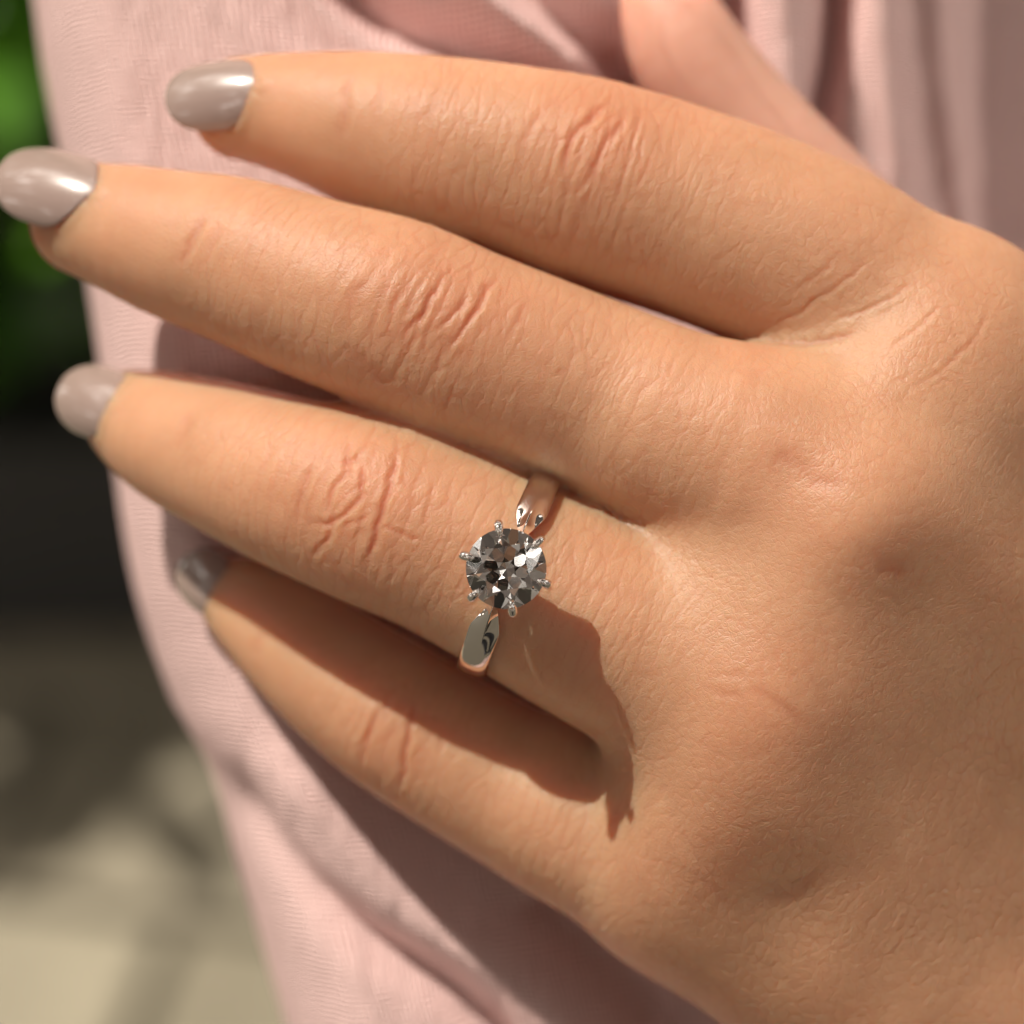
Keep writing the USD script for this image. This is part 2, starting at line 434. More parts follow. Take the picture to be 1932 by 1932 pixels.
def surface_nets(F):
    inside = F < 0
    n = np.array(F.shape)
    c = np.zeros(n - 1, np.int16)
    for a in np.ndindex(2, 2, 2):
        c += inside[a[0]:n[0] - 1 + a[0], a[1]:n[1] - 1 + a[1], a[2]:n[2] - 1 + a[2]]
    cells = np.argwhere((c > 0) & (c < 8))
    idx = np.full(n - 1, -1, np.int64)
    idx[tuple(cells.T)] = np.arange(len(cells))
    acc, cnt = np.zeros((len(cells), 3)), np.zeros(len(cells))
    corner = list(np.ndindex(2, 2, 2))
    for a in corner:
        for ax in range(3):
            if a[ax]:
                continue
            b = list(a); b[ax] = 1
            fa = F[tuple((cells + a).T)].astype(float)
            fb = F[tuple((cells + b).T)].astype(float)
            m = (fa < 0) != (fb < 0)
            t = np.where(m, fa / np.where(m, fa - fb, 1), 0)
            p = np.array(a, float) + t[:, None] * (np.array(b) - np.array(a))
            acc[m] += p[m]; cnt[m] += 1
    v = cells + acc / cnt[:, None]
    quads = []
    for ax in range(3):
        o1, o2 = (ax + 1) % 3, (ax + 2) % 3
        sl0 = [slice(1, None)] * 3; sl1 = [slice(1, None)] * 3
        A = np.moveaxis(inside, ax, 0)[:-1]
        B = np.moveaxis(inside, ax, 0)[1:]
        e = np.argwhere(np.moveaxis(A != B, 0, ax))
        e = e[(e[:, o1] > 0) & (e[:, o2] > 0) & (e[:, o1] < n[o1] - 1) & (e[:, o2] < n[o2] - 1)]
        flip = inside[tuple(e.T)]
        q = []
        for d1, d2 in ((1, 1), (0, 1), (0, 0), (1, 0)):
            cc = e.copy(); cc[:, o1] -= d1; cc[:, o2] -= d2
            q.append(idx[tuple(cc.T)])
        q = np.stack(q, 1)
        q[~flip] = q[~flip][:, ::-1]
        quads.append(q)
    q = np.vstack(quads)
    return v * H + lo, np.vstack([q[:, [0, 1, 2]], q[:, [0, 2, 3]]])


def adjacency(nv, f):
    e = np.vstack([f[:, [0, 1]], f[:, [1, 2]], f[:, [2, 0]]])
    A = coo_matrix((np.ones(2 * len(e)), (np.r_[e[:, 0], e[:, 1]], np.r_[e[:, 1], e[:, 0]])), (nv, nv)).tocsr()
    A.data[:] = 1
    return diags(1 / np.maximum(np.asarray(A.sum(1)).ravel(), 1)) @ A


def taubin(v, f, n, mask=None):
    A = adjacency(len(v), f)
    for _ in range(n):
        for lam in (0.5, -0.52):
            d = lam * (A @ v - v)
            v = v + (d if mask is None else d * mask[:, None])
    return v


def vnormals(v, f):
    fn = np.cross(v[f[:, 1]] - v[f[:, 0]], v[f[:, 2]] - v[f[:, 0]])
    n = np.zeros_like(v)
    for k in range(3):
        for ax in range(3):
            n[:, ax] += np.bincount(f[:, k], fn[:, ax], len(v))
    return n / np.maximum(np.linalg.norm(n, axis=1, keepdims=True), 1e-12)


# ------------------------------------------------------------------ finger nails: polished plates, and the line of their cuticles
NAILS, CUTICLES = [], []


def nail(base, tip, finger_r, half, dors, arch=1.0):
    """A polished plate: base and tip are points on its mid line at the top of the plate."""
    base, tip = np.array(base, float), np.array(tip, float)
    ax = tip - base
    Ln = np.linalg.norm(ax); ax /= Ln
    dors = np.array(dors, float); dors -= ax * (dors @ ax); dors /= np.linalg.norm(dors)
    lat = np.cross(ax, dors)
    na, nb = 44, 33
    top = np.zeros((na, nb, 3))
    th_max = math.asin(min(0.97, half / finger_r))
    for i in range(na):
        t = i / (na - 1)
        a_ = t * Ln
        # plate outline: rounded at the cuticle, oval at the free edge
        w = 1.0
        if t < 0.34:
            w = min(w, math.sqrt(max(0, 1 - ((0.34 - t) / 0.34) ** 2)) * 0.9 + 0.1 * t / 0.34)
        if t > 0.45:
            w = min(w, (max(0, 1 - ((t - 0.45) / 0.55) ** 2.2)) ** 0.55)
        w = max(w, 0.02)
        for j in range(nb):
            b_ = 2 * j / (nb - 1) - 1
            th = th_max * b_ * w
            # the cuticle edge is bowed back at the middle
            bow = -0.10 * Ln * (1 - t) * b_ * b_ * -1.0
            p = base + ax * (a_ + bow) + lat * (finger_r * math.sin(th)) - dors * finger_r * (1 - math.cos(th)) * arch
            p = p - dors * (0.24 * Ln * ((t - 0.5) ** 2 - 0.25 * (1 - t))) + dors * 0.05 * math.sin(math.pi * t)
            top[i, j] = p
    nrm_ = np.cross(np.gradient(top, axis=0), np.gradient(top, axis=1))
    nrm_ /= np.maximum(np.linalg.norm(nrm_, axis=2, keepdims=True), 1e-9)
    if (nrm_ * dors).sum() < 0:
        nrm_ = -nrm_
    edge = np.ones((na, nb))
    ii, jj = np.meshgrid(np.linspace(0, 1, na), np.abs(np.linspace(-1, 1, nb)), indexing="ij")
    e = np.minimum(np.minimum(ii, 1 - ii) * 6, (1 - jj) * 4).clip(0, 1)
    thick = 0.10 + 0.16 * np.sqrt(1 - (1 - e) ** 2)
    up = top + nrm_ * thick[..., None] * 0.5
    dn = top - nrm_ * thick[..., None] * 0.9
    v = np.vstack([up.reshape(-1, 3), dn.reshape(-1, 3)])
    f = []
    K = na * nb
    for i in range(na - 1):
        for j in range(nb - 1):
            a0 = i * nb + j
            f += [[a0, a0 + nb, a0 + nb + 1], [a0, a0 + nb + 1, a0 + 1]]
            f += [[K + a0, K + a0 + nb + 1, K + a0 + nb], [K + a0, K + a0 + 1, K + a0 + nb + 1]]
    ring_ = [j for j in range(nb)] + [i * nb + nb - 1 for i in range(1, na)] + [(na - 1) * nb + j for j in range(nb - 2, -1, -1)] + [i * nb for i in range(na - 2, 0, -1)]
    for a0, b0 in zip(ring_, ring_[1:] + ring_[:1]):
        f += [[a0, b0, K + b0], [a0, K + b0, K + a0]]
    mesh = trimesh.Trimesh(v, f, process=False)
    mesh.fix_normals()
    NAILS.append(mesh)
    rim = np.concatenate([top[: na * 2 // 3, 0], top[0], top[: na * 2 // 3, -1]])
    CUTICLES.append(rim)


def nail_on(finger, base_u, tip_uvz, plate_r, half, dors, sink):
    """The plate leaves the flesh at base_u and runs to the free edge at tip_uvz."""
    pts_, rad_, _ = chain(FINGERS[finger], 220)
    k = int(np.argmin(np.abs(survey(pts_)[:, 0] - base_u)))
    dn = np.array(dors, float); dn /= np.linalg.norm(dn)
    return nail(pts_[k] + (rad_[k] - sink) * dn, P(*tip_uvz), plate_r, half, dors)


nail_on("index", 505, (306, 172, -15.6), 3.85, 3.3, (-0.02, 0.30, 0.95), -0.24)
nail_on("middle", 215, (-8, 306, -17.0), 4.3, 3.75, (-0.1, 0.42, 0.9), -0.24)
nail_on("ring", 275, (104, 724, -24.8), 3.8, 3.25, (-0.3, 0.25, 0.9), -0.24)
nail_on("pinky", 452, (334, 1060, -29.0), 3.3, 2.75, (-0.35, 0.1, 0.9), -0.24)

# the grid's faces close the wrist where it leaves the block
hand[0] = hand[-1] = BIG; hand[:, 0] = hand[:, -1] = BIG; hand[:, :, 0] = hand[:, :, -1] = BIG
hv, hf = surface_nets(hand)
hv = taubin(hv, hf, 8)
# keep the largest piece
lab = trimesh.graph.connected_component_labels(np.vstack([hf[:, :2], hf[:, 1:]]), len(hv))
big = np.bincount(lab).argmax()
hf = hf[lab[hf[:, 0]] == big]


def split(v, f, mask):
    """Each masked triangle into four."""
    keep, s = f[~mask], f[mask]
    e = np.sort(np.vstack([s[:, [0, 1]], s[:, [1, 2]], s[:, [2, 0]]]), 1)
    key, inv = np.unique(e[:, 0] * len(v) + e[:, 1], return_inverse=True)
    a, b = key // len(v), key % len(v)
    mid = (v[a] + v[b]) / 2
    i = inv.reshape(3, -1) + len(v)
    out = np.vstack([np.stack([s[:, 0], i[0], i[2]], 1), np.stack([s[:, 1], i[1], i[0]], 1), np.stack([s[:, 2], i[2], i[1]], 1), np.stack([i[0], i[1], i[2]], 1)])
    return np.vstack([v, mid]), np.vstack([keep, out]), np.r_[np.zeros(len(keep), bool), np.ones(len(out), bool)]


nrm = vnormals(hv, hf)
uv = survey(hv)
front = (nrm[:, 2] > -0.15) & (uv[:, 0] > -60) & (uv[:, 0] < 2010) & (uv[:, 1] > -60) & (uv[:, 1] < 2010)
mask = front[hf].all(1)
hv, hf, mask = split(hv, hf, mask)
uv = survey(hv)
nrm = vnormals(hv, hf)
front = (nrm[:, 2] > 0.08) & (uv[:, 0] > -20) & (uv[:, 0] < 1960) & (uv[:, 1] > -20) & (uv[:, 1] < 1960) & (hv[:, 2] > -27)
hv, hf, mask = split(hv, hf, mask & front[hf].all(1))
used_v = np.unique(hf)
remap = np.full(len(hv), -1); remap[used_v] = np.arange(len(used_v))
hv, hf = hv[used_v], remap[hf]
fine = np.zeros(len(hv), bool)
fine[hf[mask].ravel()] = True
coarse = np.zeros(len(hv), bool)
coarse[hf[~mask].ravel()] = True
inner_mask = fine & ~coarse
# a soft weight that is 0 at the border of the refined skin
wgt = inner_mask.astype(float)
A = adjacency(len(hv), hf)
for _ in range(6):
    wgt = np.minimum(A @ wgt, inner_mask)
wgt = np.where(inner_mask, wgt, 0)
for _ in range(7):
    hv = hv + 0.5 * (A @ hv - hv) * inner_mask[:, None]
nrm = vnormals(hv, hf)
uv = survey(hv)

# --- which finger, how far along, how far across
best = np.full(len(hv), 1e9); along = np.zeros(len(hv)); across = np.zeros(len(hv)); which = np.zeros(len(hv), int)
for k, (name, c) in enumerate(FINGERS.items()):
    pts, rad, s = chain(c, 220)
    d, i = cKDTree(pts).query(hv)
    e = d - rad[i]
    t = np.gradient(pts, axis=0); t /= np.linalg.norm(t, axis=1, keepdims=True)
    lat = np.cross(t, [0, 0, 1.0]); lat /= np.linalg.norm(lat, axis=1, keepdims=True)
    m_ = e < best
    best[m_] = e[m_]
    along[m_] = (s[i] + ((hv - pts[i]) * t[i]).sum(1))[m_]
    x = ((hv - pts[i]) * lat[i]).sum(1) / rad[i]
    across[m_] = (np.arcsin(np.clip(x, -1, 1)) * rad[i])[m_]
    which[m_] = k


def cells(q, size, seed, jitter=0.95):
    """F2 - F1 of a jittered lattice in 2-D, in units of the cell."""
    g_ = np.random.default_rng(seed)
    a0, b0 = np.floor(q.min(0) / size) - 2, np.ceil(q.max(0) / size) + 2
    gx, gy = np.meshgrid(np.arange(a0[0], b0[0]), np.arange(a0[1], b0[1]), indexing="ij")
    s = np.stack([gx.ravel() + 0.5 * (gy.ravel() % 2), gy.ravel()], 1)
    s = (s + g_.uniform(-0.5, 0.5, s.shape) * jitter) * size
    d, i = cKDTree(s).query(q, k=2)
    return (d[:, 1] - d[:, 0]) / size, i[:, 0]


def smooth01(x, a, b):
    t = np.clip((x - a) / (b - a), 0, 1)
    return t * t * (3 - 2 * t)


disp = np.zeros(len(hv))
red = np.zeros(len(hv))
idx = np.where(fine)[0]
pf = hv[idx]
nz = lambda sc, seed, o=3: meshkit.fbm(pf / sc, o, seed) - 0.5
wob = np.stack([nz(2.2, 3), nz(2.2, 5)], 1)
# lines that run across the fingers, and their weight: strongest on the proximal segments
q = np.stack([along[idx] + 40 * which[idx] + wob[:, 0] * 0.7, across[idx] / 4.2 + wob[:, 1] * 0.5], 1)
e1, _ = cells(q, 1.05, 11)
q2 = np.stack([along[idx] * 0.8 + 40 * which[idx] + wob[:, 0] * 1.2, across[idx] / 1.5 + wob[:, 1] * 1.0], 1)
e2, _ = cells(q2, 1.0, 12)
d3 = pf[:, :2] + wob * 1.1
e3, _ = cells(np.stack([d3[:, 0] * 0.88 + d3[:, 1] * 0.47, (-d3[:, 0] * 0.47 + d3[:, 1] * 0.88) * 0.75], 1), 0.95, 13)
uf, vf = uv[idx, 0], uv[idx, 1]
back = smooth01(0.9 * (uf - 1250) + 0.15 * (vf - 1000), -100, 260)        # the back of the hand beyond the finger roots
groove = lambda e, w: np.exp(-(e / w) ** 2)
vary = 0.4 + 1.2 * np.clip(nz(5.0, 21) + 0.5, 0, 1)
tipfade = smooth01(along[idx], 9.0, 20.0)
h_lines = -0.036 * groove(e1, 0.16) * (1 - back) * tipfade * vary
h_cells = -0.020 * groove(e2, 0.15) * tipfade * vary
h_back = -0.034 * groove(e3, 0.13) * back * np.clip(2.2 * nz(7.0, 23) + 0.75, 0.15, 1.5)
disp[idx] += h_lines + h_cells + h_back
red[idx] += 0.35 * (groove(e1, 0.2) * (1 - back) * tipfade * vary * 0.5 + groove(e3, 0.2) * back * vary * 0.5)
disp[idx] += 0.09 * nz(3.5, 31) + 0.02 * nz(1.2, 33)

# hollows behind the knuckles, between the tendons
for u_, v_, r_, d_ in [(1745, 1120, 130, 1.1), (1640, 1470, 140, 0.9), (1490, 1690, 110, 0.6), (1590, 1010, 100, -0.4), (1440, 1320, 120, -0.5), (1330, 1590, 100, -0.3), (1480, 905, 60, 0.25)]:
    disp[idx] -= d_ * np.exp(-((uf - u_) ** 2 + (vf - v_) ** 2) / r_ ** 2) * (nrm[idx, 2] > 0)

# the skin folds round the nails
d_, _ = cKDTree(np.vstack(CUTICLES)).query(hv, distance_upper_bound=2.0)
d_ = np.where(np.isfinite(d_), d_, 9.0)
disp += 0.15 * np.exp(-((d_ - 0.45) / 0.55) ** 2)
red += 0.25 * np.exp(-(d_ / 0.6) ** 2)

# --- creases over the joints, as lines on the skin: (points, half width mm, depth mm)
CREASES = [
    # middle finger, knuckle
    ([(948, 505), (925, 535), (905, 575), (872, 620), (850, 655), (838, 690)], 0.26, 0.34),
    ([(880, 545), (868, 575), (845, 605), (815, 625)], 0.26, 0.26),
    ([(832, 520), (822, 548), (800, 590), (768, 625), (756, 665)], 0.26, 0.30),
    ([(770, 540), (745, 565), (735, 600)], 0.26, 0.15),
    ([(700, 520), (672, 560), (650, 600), (645, 650)], 0.5, 0.16),
    ([(990, 560), (975, 610), (955, 660)], 0.24, 0.12),
    ([(860, 720), (840, 760), (820, 790)], 0.2, 0.10),
    ([(655, 650), (690, 690), (720, 715), (760, 725)], 0.5, 0.2),
    # middle, end joint
    ([(392, 395), (378, 425), (355, 470), (335, 510)], 0.42, 0.30),
    ([(420, 410), (405, 450), (385, 490)], 0.4, 0.12),
    # ring finger, knuckle
    ([(755, 820), (745, 865), (735, 915), (715, 965), (712, 1000), (700, 1040), (672, 1075)], 0.26, 0.42),
    ([(668, 825), (655, 860), (648, 890), (630, 920), (622, 960), (625, 985)], 0.24, 0.30),
    ([(680, 860), (686, 895), (684, 930), (665, 955), (640, 975), (610, 988), (570, 988)], 0.24, 0.32),
    ([(625, 985), (622, 1010), (600, 1040), (585, 1055)], 0.24, 0.26),
    ([(650, 870), (665, 868), (680, 860)], 0.2, 0.2),
    ([(716, 990), (740, 1000), (775, 1012), (800, 1016)], 0.18, 0.2),
    ([(636, 995), (670, 985), (700, 970)], 0.18, 0.14),
    ([(820, 900), (805, 960), (795, 1010)], 0.2, 0.12),
    ([(600, 870), (575, 910), (570, 950), (600, 985)], 0.45, 0.15),
    ([(745, 1030), (740, 1080), (720, 1110)], 0.22, 0.14),
    ([(370, 770), (345, 820), (335, 860)], 0.5, 0.2),
    # index finger, knuckle
    ([(1168, 175), (1125, 215), (1085, 250), (1068, 300), (1060, 350)], 0.30, 0.40),
    ([(1185, 190), (1178, 220), (1150, 262), (1125, 310), (1100, 350), (1070, 375)], 0.28, 0.30),
    ([(1215, 210), (1200, 250), (1190, 290)], 0.22, 0.14),
    ([(1050, 180), (1010, 230), (990, 280), (985, 330)], 0.35, 0.13),
    ([(1230, 290), (1215, 330), (1190, 360)], 0.2, 0.12),
    ([(1270, 290), (1255, 340)], 0.2, 0.10),
    ([(675, 130), (655, 180), (648, 230), (655, 280)], 0.4, 0.22),
    ([(735, 130), (715, 190), (708, 250)], 0.35, 0.12),
    # index finger, root lines that fan out to the web
    ([(1650, 480), (1590, 530), (1520, 580), (1450, 625)], 0.22, 0.16),
    ([(1740, 520), (1680, 560), (1620, 590), (1560, 612)], 0.22, 0.16),
    ([(1590, 470), (1540, 520), (1480, 560)], 0.2, 0.12),
    ([(1870, 540), (1850, 620), (1800, 680), (1700, 740)], 0.24, 0.14),
    ([(1780, 560), (1730, 620), (1660, 660)], 0.22, 0.12),
    ([(1440, 640), (1500, 648), (1570, 640), (1640, 612)], 0.3, 0.3),
    # little finger, knuckle
    ([(785, 1310), (775, 1370), (762, 1420), (758, 1470), (748, 1510)], 0.26, 0.36),
    ([(715, 1320), (700, 1370), (688, 1420), (682, 1465)], 0.26, 0.26),
    ([(740, 1320), (725, 1360)], 0.24, 0.14),
    ([(840, 1370), (825, 1430)], 0.22, 0.12),
    ([(505, 1180), (490, 1210), (478, 1245)], 0.4, 0.2),
    # dents above the knuckles of the middle and ring fingers
    ([(1430, 880), (1480, 865), (1545, 905), (1610, 935)], 0.8, 0.22),
    ([(1330, 1268), (1390, 1275), (1450, 1280)], 0.3, 0.07),
    ([(1400, 1300), (1440, 1310), (1490, 1345), (1540, 1375)], 0.4, 0.18),
    ([(1410, 1332), (1380, 1310), (1340, 1305)], 0.3, 0.10),
    ([(1650, 1085), (1690, 1078), (1720, 1090)], 0.7, 0.25),
    ([(1300, 1640), (1350, 1690), (1370, 1740)], 0.9, 0.12),
]
# loose folds that cross each middle joint, bowed away from its middle
for k, (u0, v0, z0, fw) in enumerate([(1120, 330, -13.0, 1.0), (815, 610, -9.0, 1.0), (690, 955, -10.0, 0.9), (735, 1350, -21.0, 0.8)]):
    name = list(FINGERS)[k]
    pts_, rad_, s_ = chain(FINGERS[name], 220)
    jn = int(np.argmin(((survey(pts_) - [u0, v0]) ** 2).sum(1)))
    sel = np.where((which[idx] == k) & (np.abs(along[idx] - s_[jn]) < 11))[0]
    a_, c_ = along[idx[sel]] - s_[jn], across[idx[sel]] / rad_[jn]
    g_ = np.random.default_rng(50 + k)
    for off in np.arange(-7.0, 7.1, 1.15):
        off = off + g_.uniform(-0.35, 0.35)
        line = off * (1 - 0.22 * c_ ** 2) + 0.55 * wob[sel, 0] * 1.6 + g_.uniform(-0.15, 0.15) * c_
        far_ = np.exp(-(off / 4.6) ** 2)
        mid_ = g_.uniform(-0.25, 0.25)
        win = np.exp(-((c_ - mid_) / g_.uniform(0.45, 0.85)) ** 4)
        dd = (a_ - line)
        dep_ = 0.085 * fw * far_ * g_.uniform(0.35, 1.0)
        disp[idx[sel]] -= dep_ * win * (np.exp(-(dd / 0.24) ** 2) - 0.35 * np.exp(-((np.abs(dd) - 0.55) / 0.35) ** 2))
        red[idx[sel]] += 0.9 * dep_ * win * np.exp(-(dd / 0.3) ** 2)
seg_owner = {}
wob2 = np.stack([nz(1.3, 41, 2), nz(1.3, 43, 2)], 1) * 14
UVW = np.stack([uf, vf], 1) + wob2
nzf = nrm[idx, 2]
for pts, w, dep in CREASES:
    pts = np.array(pts, float)
    lo2, hi2 = pts.min(0) - 70, pts.max(0) + 70
    sel = np.where((UVW > lo2).all(1) & (UVW < hi2).all(1) & (nzf > 0.1))[0]
    if not len(sel):
        continue
    s = np.concatenate([[0], np.cumsum(np.linalg.norm(np.diff(pts, axis=0), axis=1))])
    tt = np.linspace(0, s[-1], max(8, int(s[-1] / 1.5)))
    dense = PchipInterpolator(s, pts)(tt)
    d, i = cKDTree(dense).query(UVW[sel])
    end = np.minimum(smooth01(tt[i], -1, 0.28 * s[-1]), 1 - smooth01(tt[i], 0.72 * s[-1], s[-1] + 1))
    d = d * UNIT
    w_ = w * 1.0
    prof = np.exp(-(d / w_) ** 2) - 0.28 * np.exp(-((d - 2.2 * w_) / (1.3 * w_)) ** 2)
    depth_k = 0.40 * dep * end * prof
    disp[idx[sel]] -= depth_k
    red[idx[sel]] += 1.5 * dep * end * np.exp(-(d / (1.3 * w_)) ** 2)

hv = hv + nrm * (disp * wgt)[:, None]

# --- skin colour: knuckles and finger sides pinker, shade painted at two webs, small freckles
skin_a = np.array([0.42, 0.228, 0.133])
skin_r = np.array([0.38, 0.150, 0.082])
col = np.tile(skin_a, (len(hv), 1))
blush_and_web_shade = np.zeros(len(hv))
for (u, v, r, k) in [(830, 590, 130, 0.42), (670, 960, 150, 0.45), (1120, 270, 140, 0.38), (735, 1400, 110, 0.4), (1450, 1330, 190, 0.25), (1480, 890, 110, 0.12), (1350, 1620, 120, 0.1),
                     (250, 340, 80, 0.15), (1300, 120, 170, 0.3), (1700, 1080, 45, 0.25), (1230, 990, 60, 0.3), (1430, 650, 60, 0.3)]:  # last two entries paint shade over webs that catch too much sun
    blush_and_web_shade += k * np.exp(-((uv[:, 0] - u) ** 2 + (uv[:, 1] - v) ** 2) / r ** 2)
mott = 1.2 * (meshkit.fbm(hv / 7.0, 5, 77) - 0.5) + 0.5 * (meshkit.fbm(hv / 1.1, 3, 79) - 0.5)
mix = np.clip(red * 0.9 + blush_and_web_shade + 0.4 * mott, 0, 0.9)[:, None]
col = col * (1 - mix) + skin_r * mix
col[which == 4] = np.array([0.50, 0.285, 0.215])
fr = np.random.default_rng(5)
spots = np.stack([fr.uniform(500, 1900, 26), fr.uniform(250, 1800, 26)], 1)
d, i = cKDTree(spots).query(uv)
fk = np.exp(-(d / 5.5) ** 2) * 0.35 * (fr.uniform(0.2, 1, 26)[i])
col = col * (1 - fk[:, None]) + np.array([0.33, 0.15, 0.08]) * fk[:, None]

person = thing("person", "person in a pink crinkled top, the hand with grey polished nails laid flat across it", "person", rot=ROT, loc=BASE)
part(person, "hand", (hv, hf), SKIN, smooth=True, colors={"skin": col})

for mesh_ in NAILS:
    part(person, "fingernail", mesh_, NAIL, smooth=50)

# ------------------------------------------------------------------ the pink top
EDGE = PchipInterpolator([-400, 0, 180, 480, 800, 1100, 1350, 1500, 1700, 1932, 2400], [40, 75, 104, 160, 200, 240, 310, 380, 430, 490, 600])
# front sheet: a height field over (x, y), with the side rolled back at the left edge
nx, ny = 440, 440
yy = np.r_[np.linspace(230, 66, 16)[:-1], np.linspace(66, -66, ny), np.linspace(-66, -260, 18)[1:]]
ny = len(yy)
edge_u = EDGE(np.clip(966 - yy / (UNIT * 1.17), -400, 2400))
xe = (edge_u - 966) * UNIT * 1.36
sgrid = np.concatenate([-np.linspace(1, 0, 60)[:-1] ** 1.0 * 1.2, np.linspace(0, np.pi / 2, 150)[:-1]])
rows_x, rows_z = [], []
XR = 78.0
for k in range(ny):
    front0 = xe[k] + 15.0
    a_x = xe[k] + 15.0 * (1 - np.cos(sgrid))
    a_z = -62.0 * (1 - np.sin(sgrid))
    b_x = np.r_[np.linspace(front0, 52.0, 370), np.linspace(52.0, 190.0, 12)[1:]]
    rows_x.append(np.r_[a_x, b_x]); rows_z.append(np.r_[a_z, 0 * b_x])
CX = np.array(rows_x); CZ = np.array(rows_z)
CY = np.repeat(yy[:, None], CX.shape[1], 1)
# base shape: gently convex, turning away to the right, lower behind the fist
CZ = CZ - 31.0
CZ -= 0.0155 * np.clip(np.clip(CX, None, 50), 0, None) ** 2 * smooth01(CY, -30, 20)
CZ -= 0.8 * np.clip(CX - 50, 0, None)
CZ += 0.3 * np.clip(CY - 64, 0, None) - 0.3 * np.clip(-64 - CY, 0, None)
CZ += 6.0 * np.exp(-(((CX + 18) / 10.0) ** 2 + ((CY - 13) / 6.5) ** 2))
CZ -= 8.0 * np.exp(-(((CX - 14) / 9.0) ** 2 + ((CY - 36) / 14.0) ** 2))
CZ -= 5.0 * smooth01(CX, -20, 30) * smooth01(-CY, 10, 45)


def fold(px, py, w, amp, skew=0.0):
    """A rounded fold (amp > 0) or valley along a line of points."""
    pts = np.array([px, py], float).T
    s = np.concatenate([[0], np.cumsum(np.linalg.norm(np.diff(pts, axis=0), axis=1))])
    dense = PchipInterpolator(s, pts)(np.linspace(0, s[-1], 160))
    tn = np.gradient(dense, axis=0)
    q = np.stack([CX.ravel(), CY.ravel()], 1)
    d, i = cKDTree(dense).query(q)
    side = np.sign(tn[i, 0] * (q[:, 1] - dense[i, 1]) - tn[i, 1] * (q[:, 0] - dense[i, 0]))
    fr_ = i / 159
    end = smooth01(fr_, 0.0, 0.15) * (1 - smooth01(fr_, 0.85, 1.0))
    sd = d * side
    wl = np.where(sd > 0, w * (1 + skew), w * (1 - skew))
    return (amp * end * np.exp(-(sd / wl) ** 2)).reshape(CX.shape)


def SV(pts, z=-31):
    q = np.array([P(u, v, z) for u, v in pts])
    return q[:, 0], q[:, 1]


CZ = CZ + fold(*SV([(560, -150), (720, 30), (880, 90), (1100, 180)]), 2.2, -6.5, 0.3)
CZ = CZ + fold(*SV([(700, -180), (880, -40), (1010, 60), (1150, 130)]), 2.6, 3.5, 0.3)
CZ = CZ + fold(*SV([(820, -200), (960, -40), (1120, 70), (1250, 150)]), 2.2, -6.0, 0.2)
CZ = CZ + fold(*SV([(430, -100), (560, 60), (650, 130), (760, 200)]), 2.4, -1.8, 0.2)
CZ = CZ + fold(*SV([(1380, -260), (1395, 0), (1430, 160), (1520, 420)]), 1.5, -7.0, 0.2)
CZ = CZ + fold(*SV([(1500, -260), (1510, 0), (1520, 200), (1580, 420)]), 2.4, 2.5, -0.2)
CZ = CZ + fold(*SV([(1630, -260), (1618, 0), (1590, 180), (1600, 420)]), 1.5, -9.0, 0.1)
CZ = CZ + fold(*SV([(1720, -260), (1740, 100), (1790, 350), (1900, 700)]), 2.4, 3.6, 0.0)
CZ = CZ + fold(*SV([(1860, -260), (1880, 0), (1920, 250), (1990, 560)]), 2.0, 2.6, 0.0)
CZ = CZ + fold(*SV([(400, 1430), (520, 1600), (660, 1740), (860, 1880), (1050, 2150)]), 2.0, -3.4, -0.2)
CZ = CZ + fold(*SV([(470, 1380), (600, 1520), (760, 1700), (1000, 1880), (1250, 2150)]), 2.8, 2.4, 0.1)
CZ = CZ + fold(*SV([(1000, 1640), (1060, 1740), (1180, 1850), (1350, 2100)]), 2.6, -3.2, 0.0)
CZ = CZ + 1.6 * (meshkit.fbm(np.stack([CX, CY, 0 * CX], -1) / 16.0, 3, 91) - 0.5)
CZ = CZ + 0.34 * (meshkit.fbm(np.stack([CX / 0.8, CY / 6.0, 0 * CX], -1), 3, 95) - 0.5)
CZ = CZ + 0.12 * (meshkit.fbm(np.stack([CX / 1.3, CY / 1.3, 0 * CX], -1), 2, 97) - 0.5)
cv = np.stack([CX, CY, CZ], -1)
R_, C_ = CX.shape
weave_s = np.cumsum(np.r_[np.zeros((1,)), np.linalg.norm(np.diff(cv[R_ // 2], axis=0), axis=1)])
weave = np.stack([np.repeat(weave_s[None], R_, 0), CY, 0 * CX], -1).reshape(-1, 3)
ii = np.arange(R_ * C_).reshape(R_, C_)
a0, a1, b0, b1 = ii[:-1, :-1].ravel(), ii[:-1, 1:].ravel(), ii[1:, :-1].ravel(), ii[1:, 1:].ravel()
cf = np.vstack([np.stack([a0, b0, b1], 1), np.stack([a0, b1, a1], 1)])
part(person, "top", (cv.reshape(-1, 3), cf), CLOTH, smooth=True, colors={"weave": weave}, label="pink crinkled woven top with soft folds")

# ------------------------------------------------------------------ the ring
gem_c = P(955, 1073, 4.3)
fin_c = P(962, 1082, -8.6)
up_ = gem_c - fin_c; up_ /= np.linalg.norm(up_)
acr = P(1040, 885, -8.6) - P(888, 1270, -8.6)
acr -= up_ * (acr @ up_); acr /= np.linalg.norm(acr)      # across the finger, towards the middle finger
axs = np.cross(acr, up_)                                  # along the finger
RING_ROT = np.stack([axs, acr, up_])                      # rows: the ring's own x, y, z in the hand's axes
ring = thing("diamond_ring", "silvery solitaire ring with a six prong round diamond worn on the ring finger", "ring", rot=RING_ROT @ ROT, loc=to_world(fin_c))
RI, RO = 7.95, 8.95


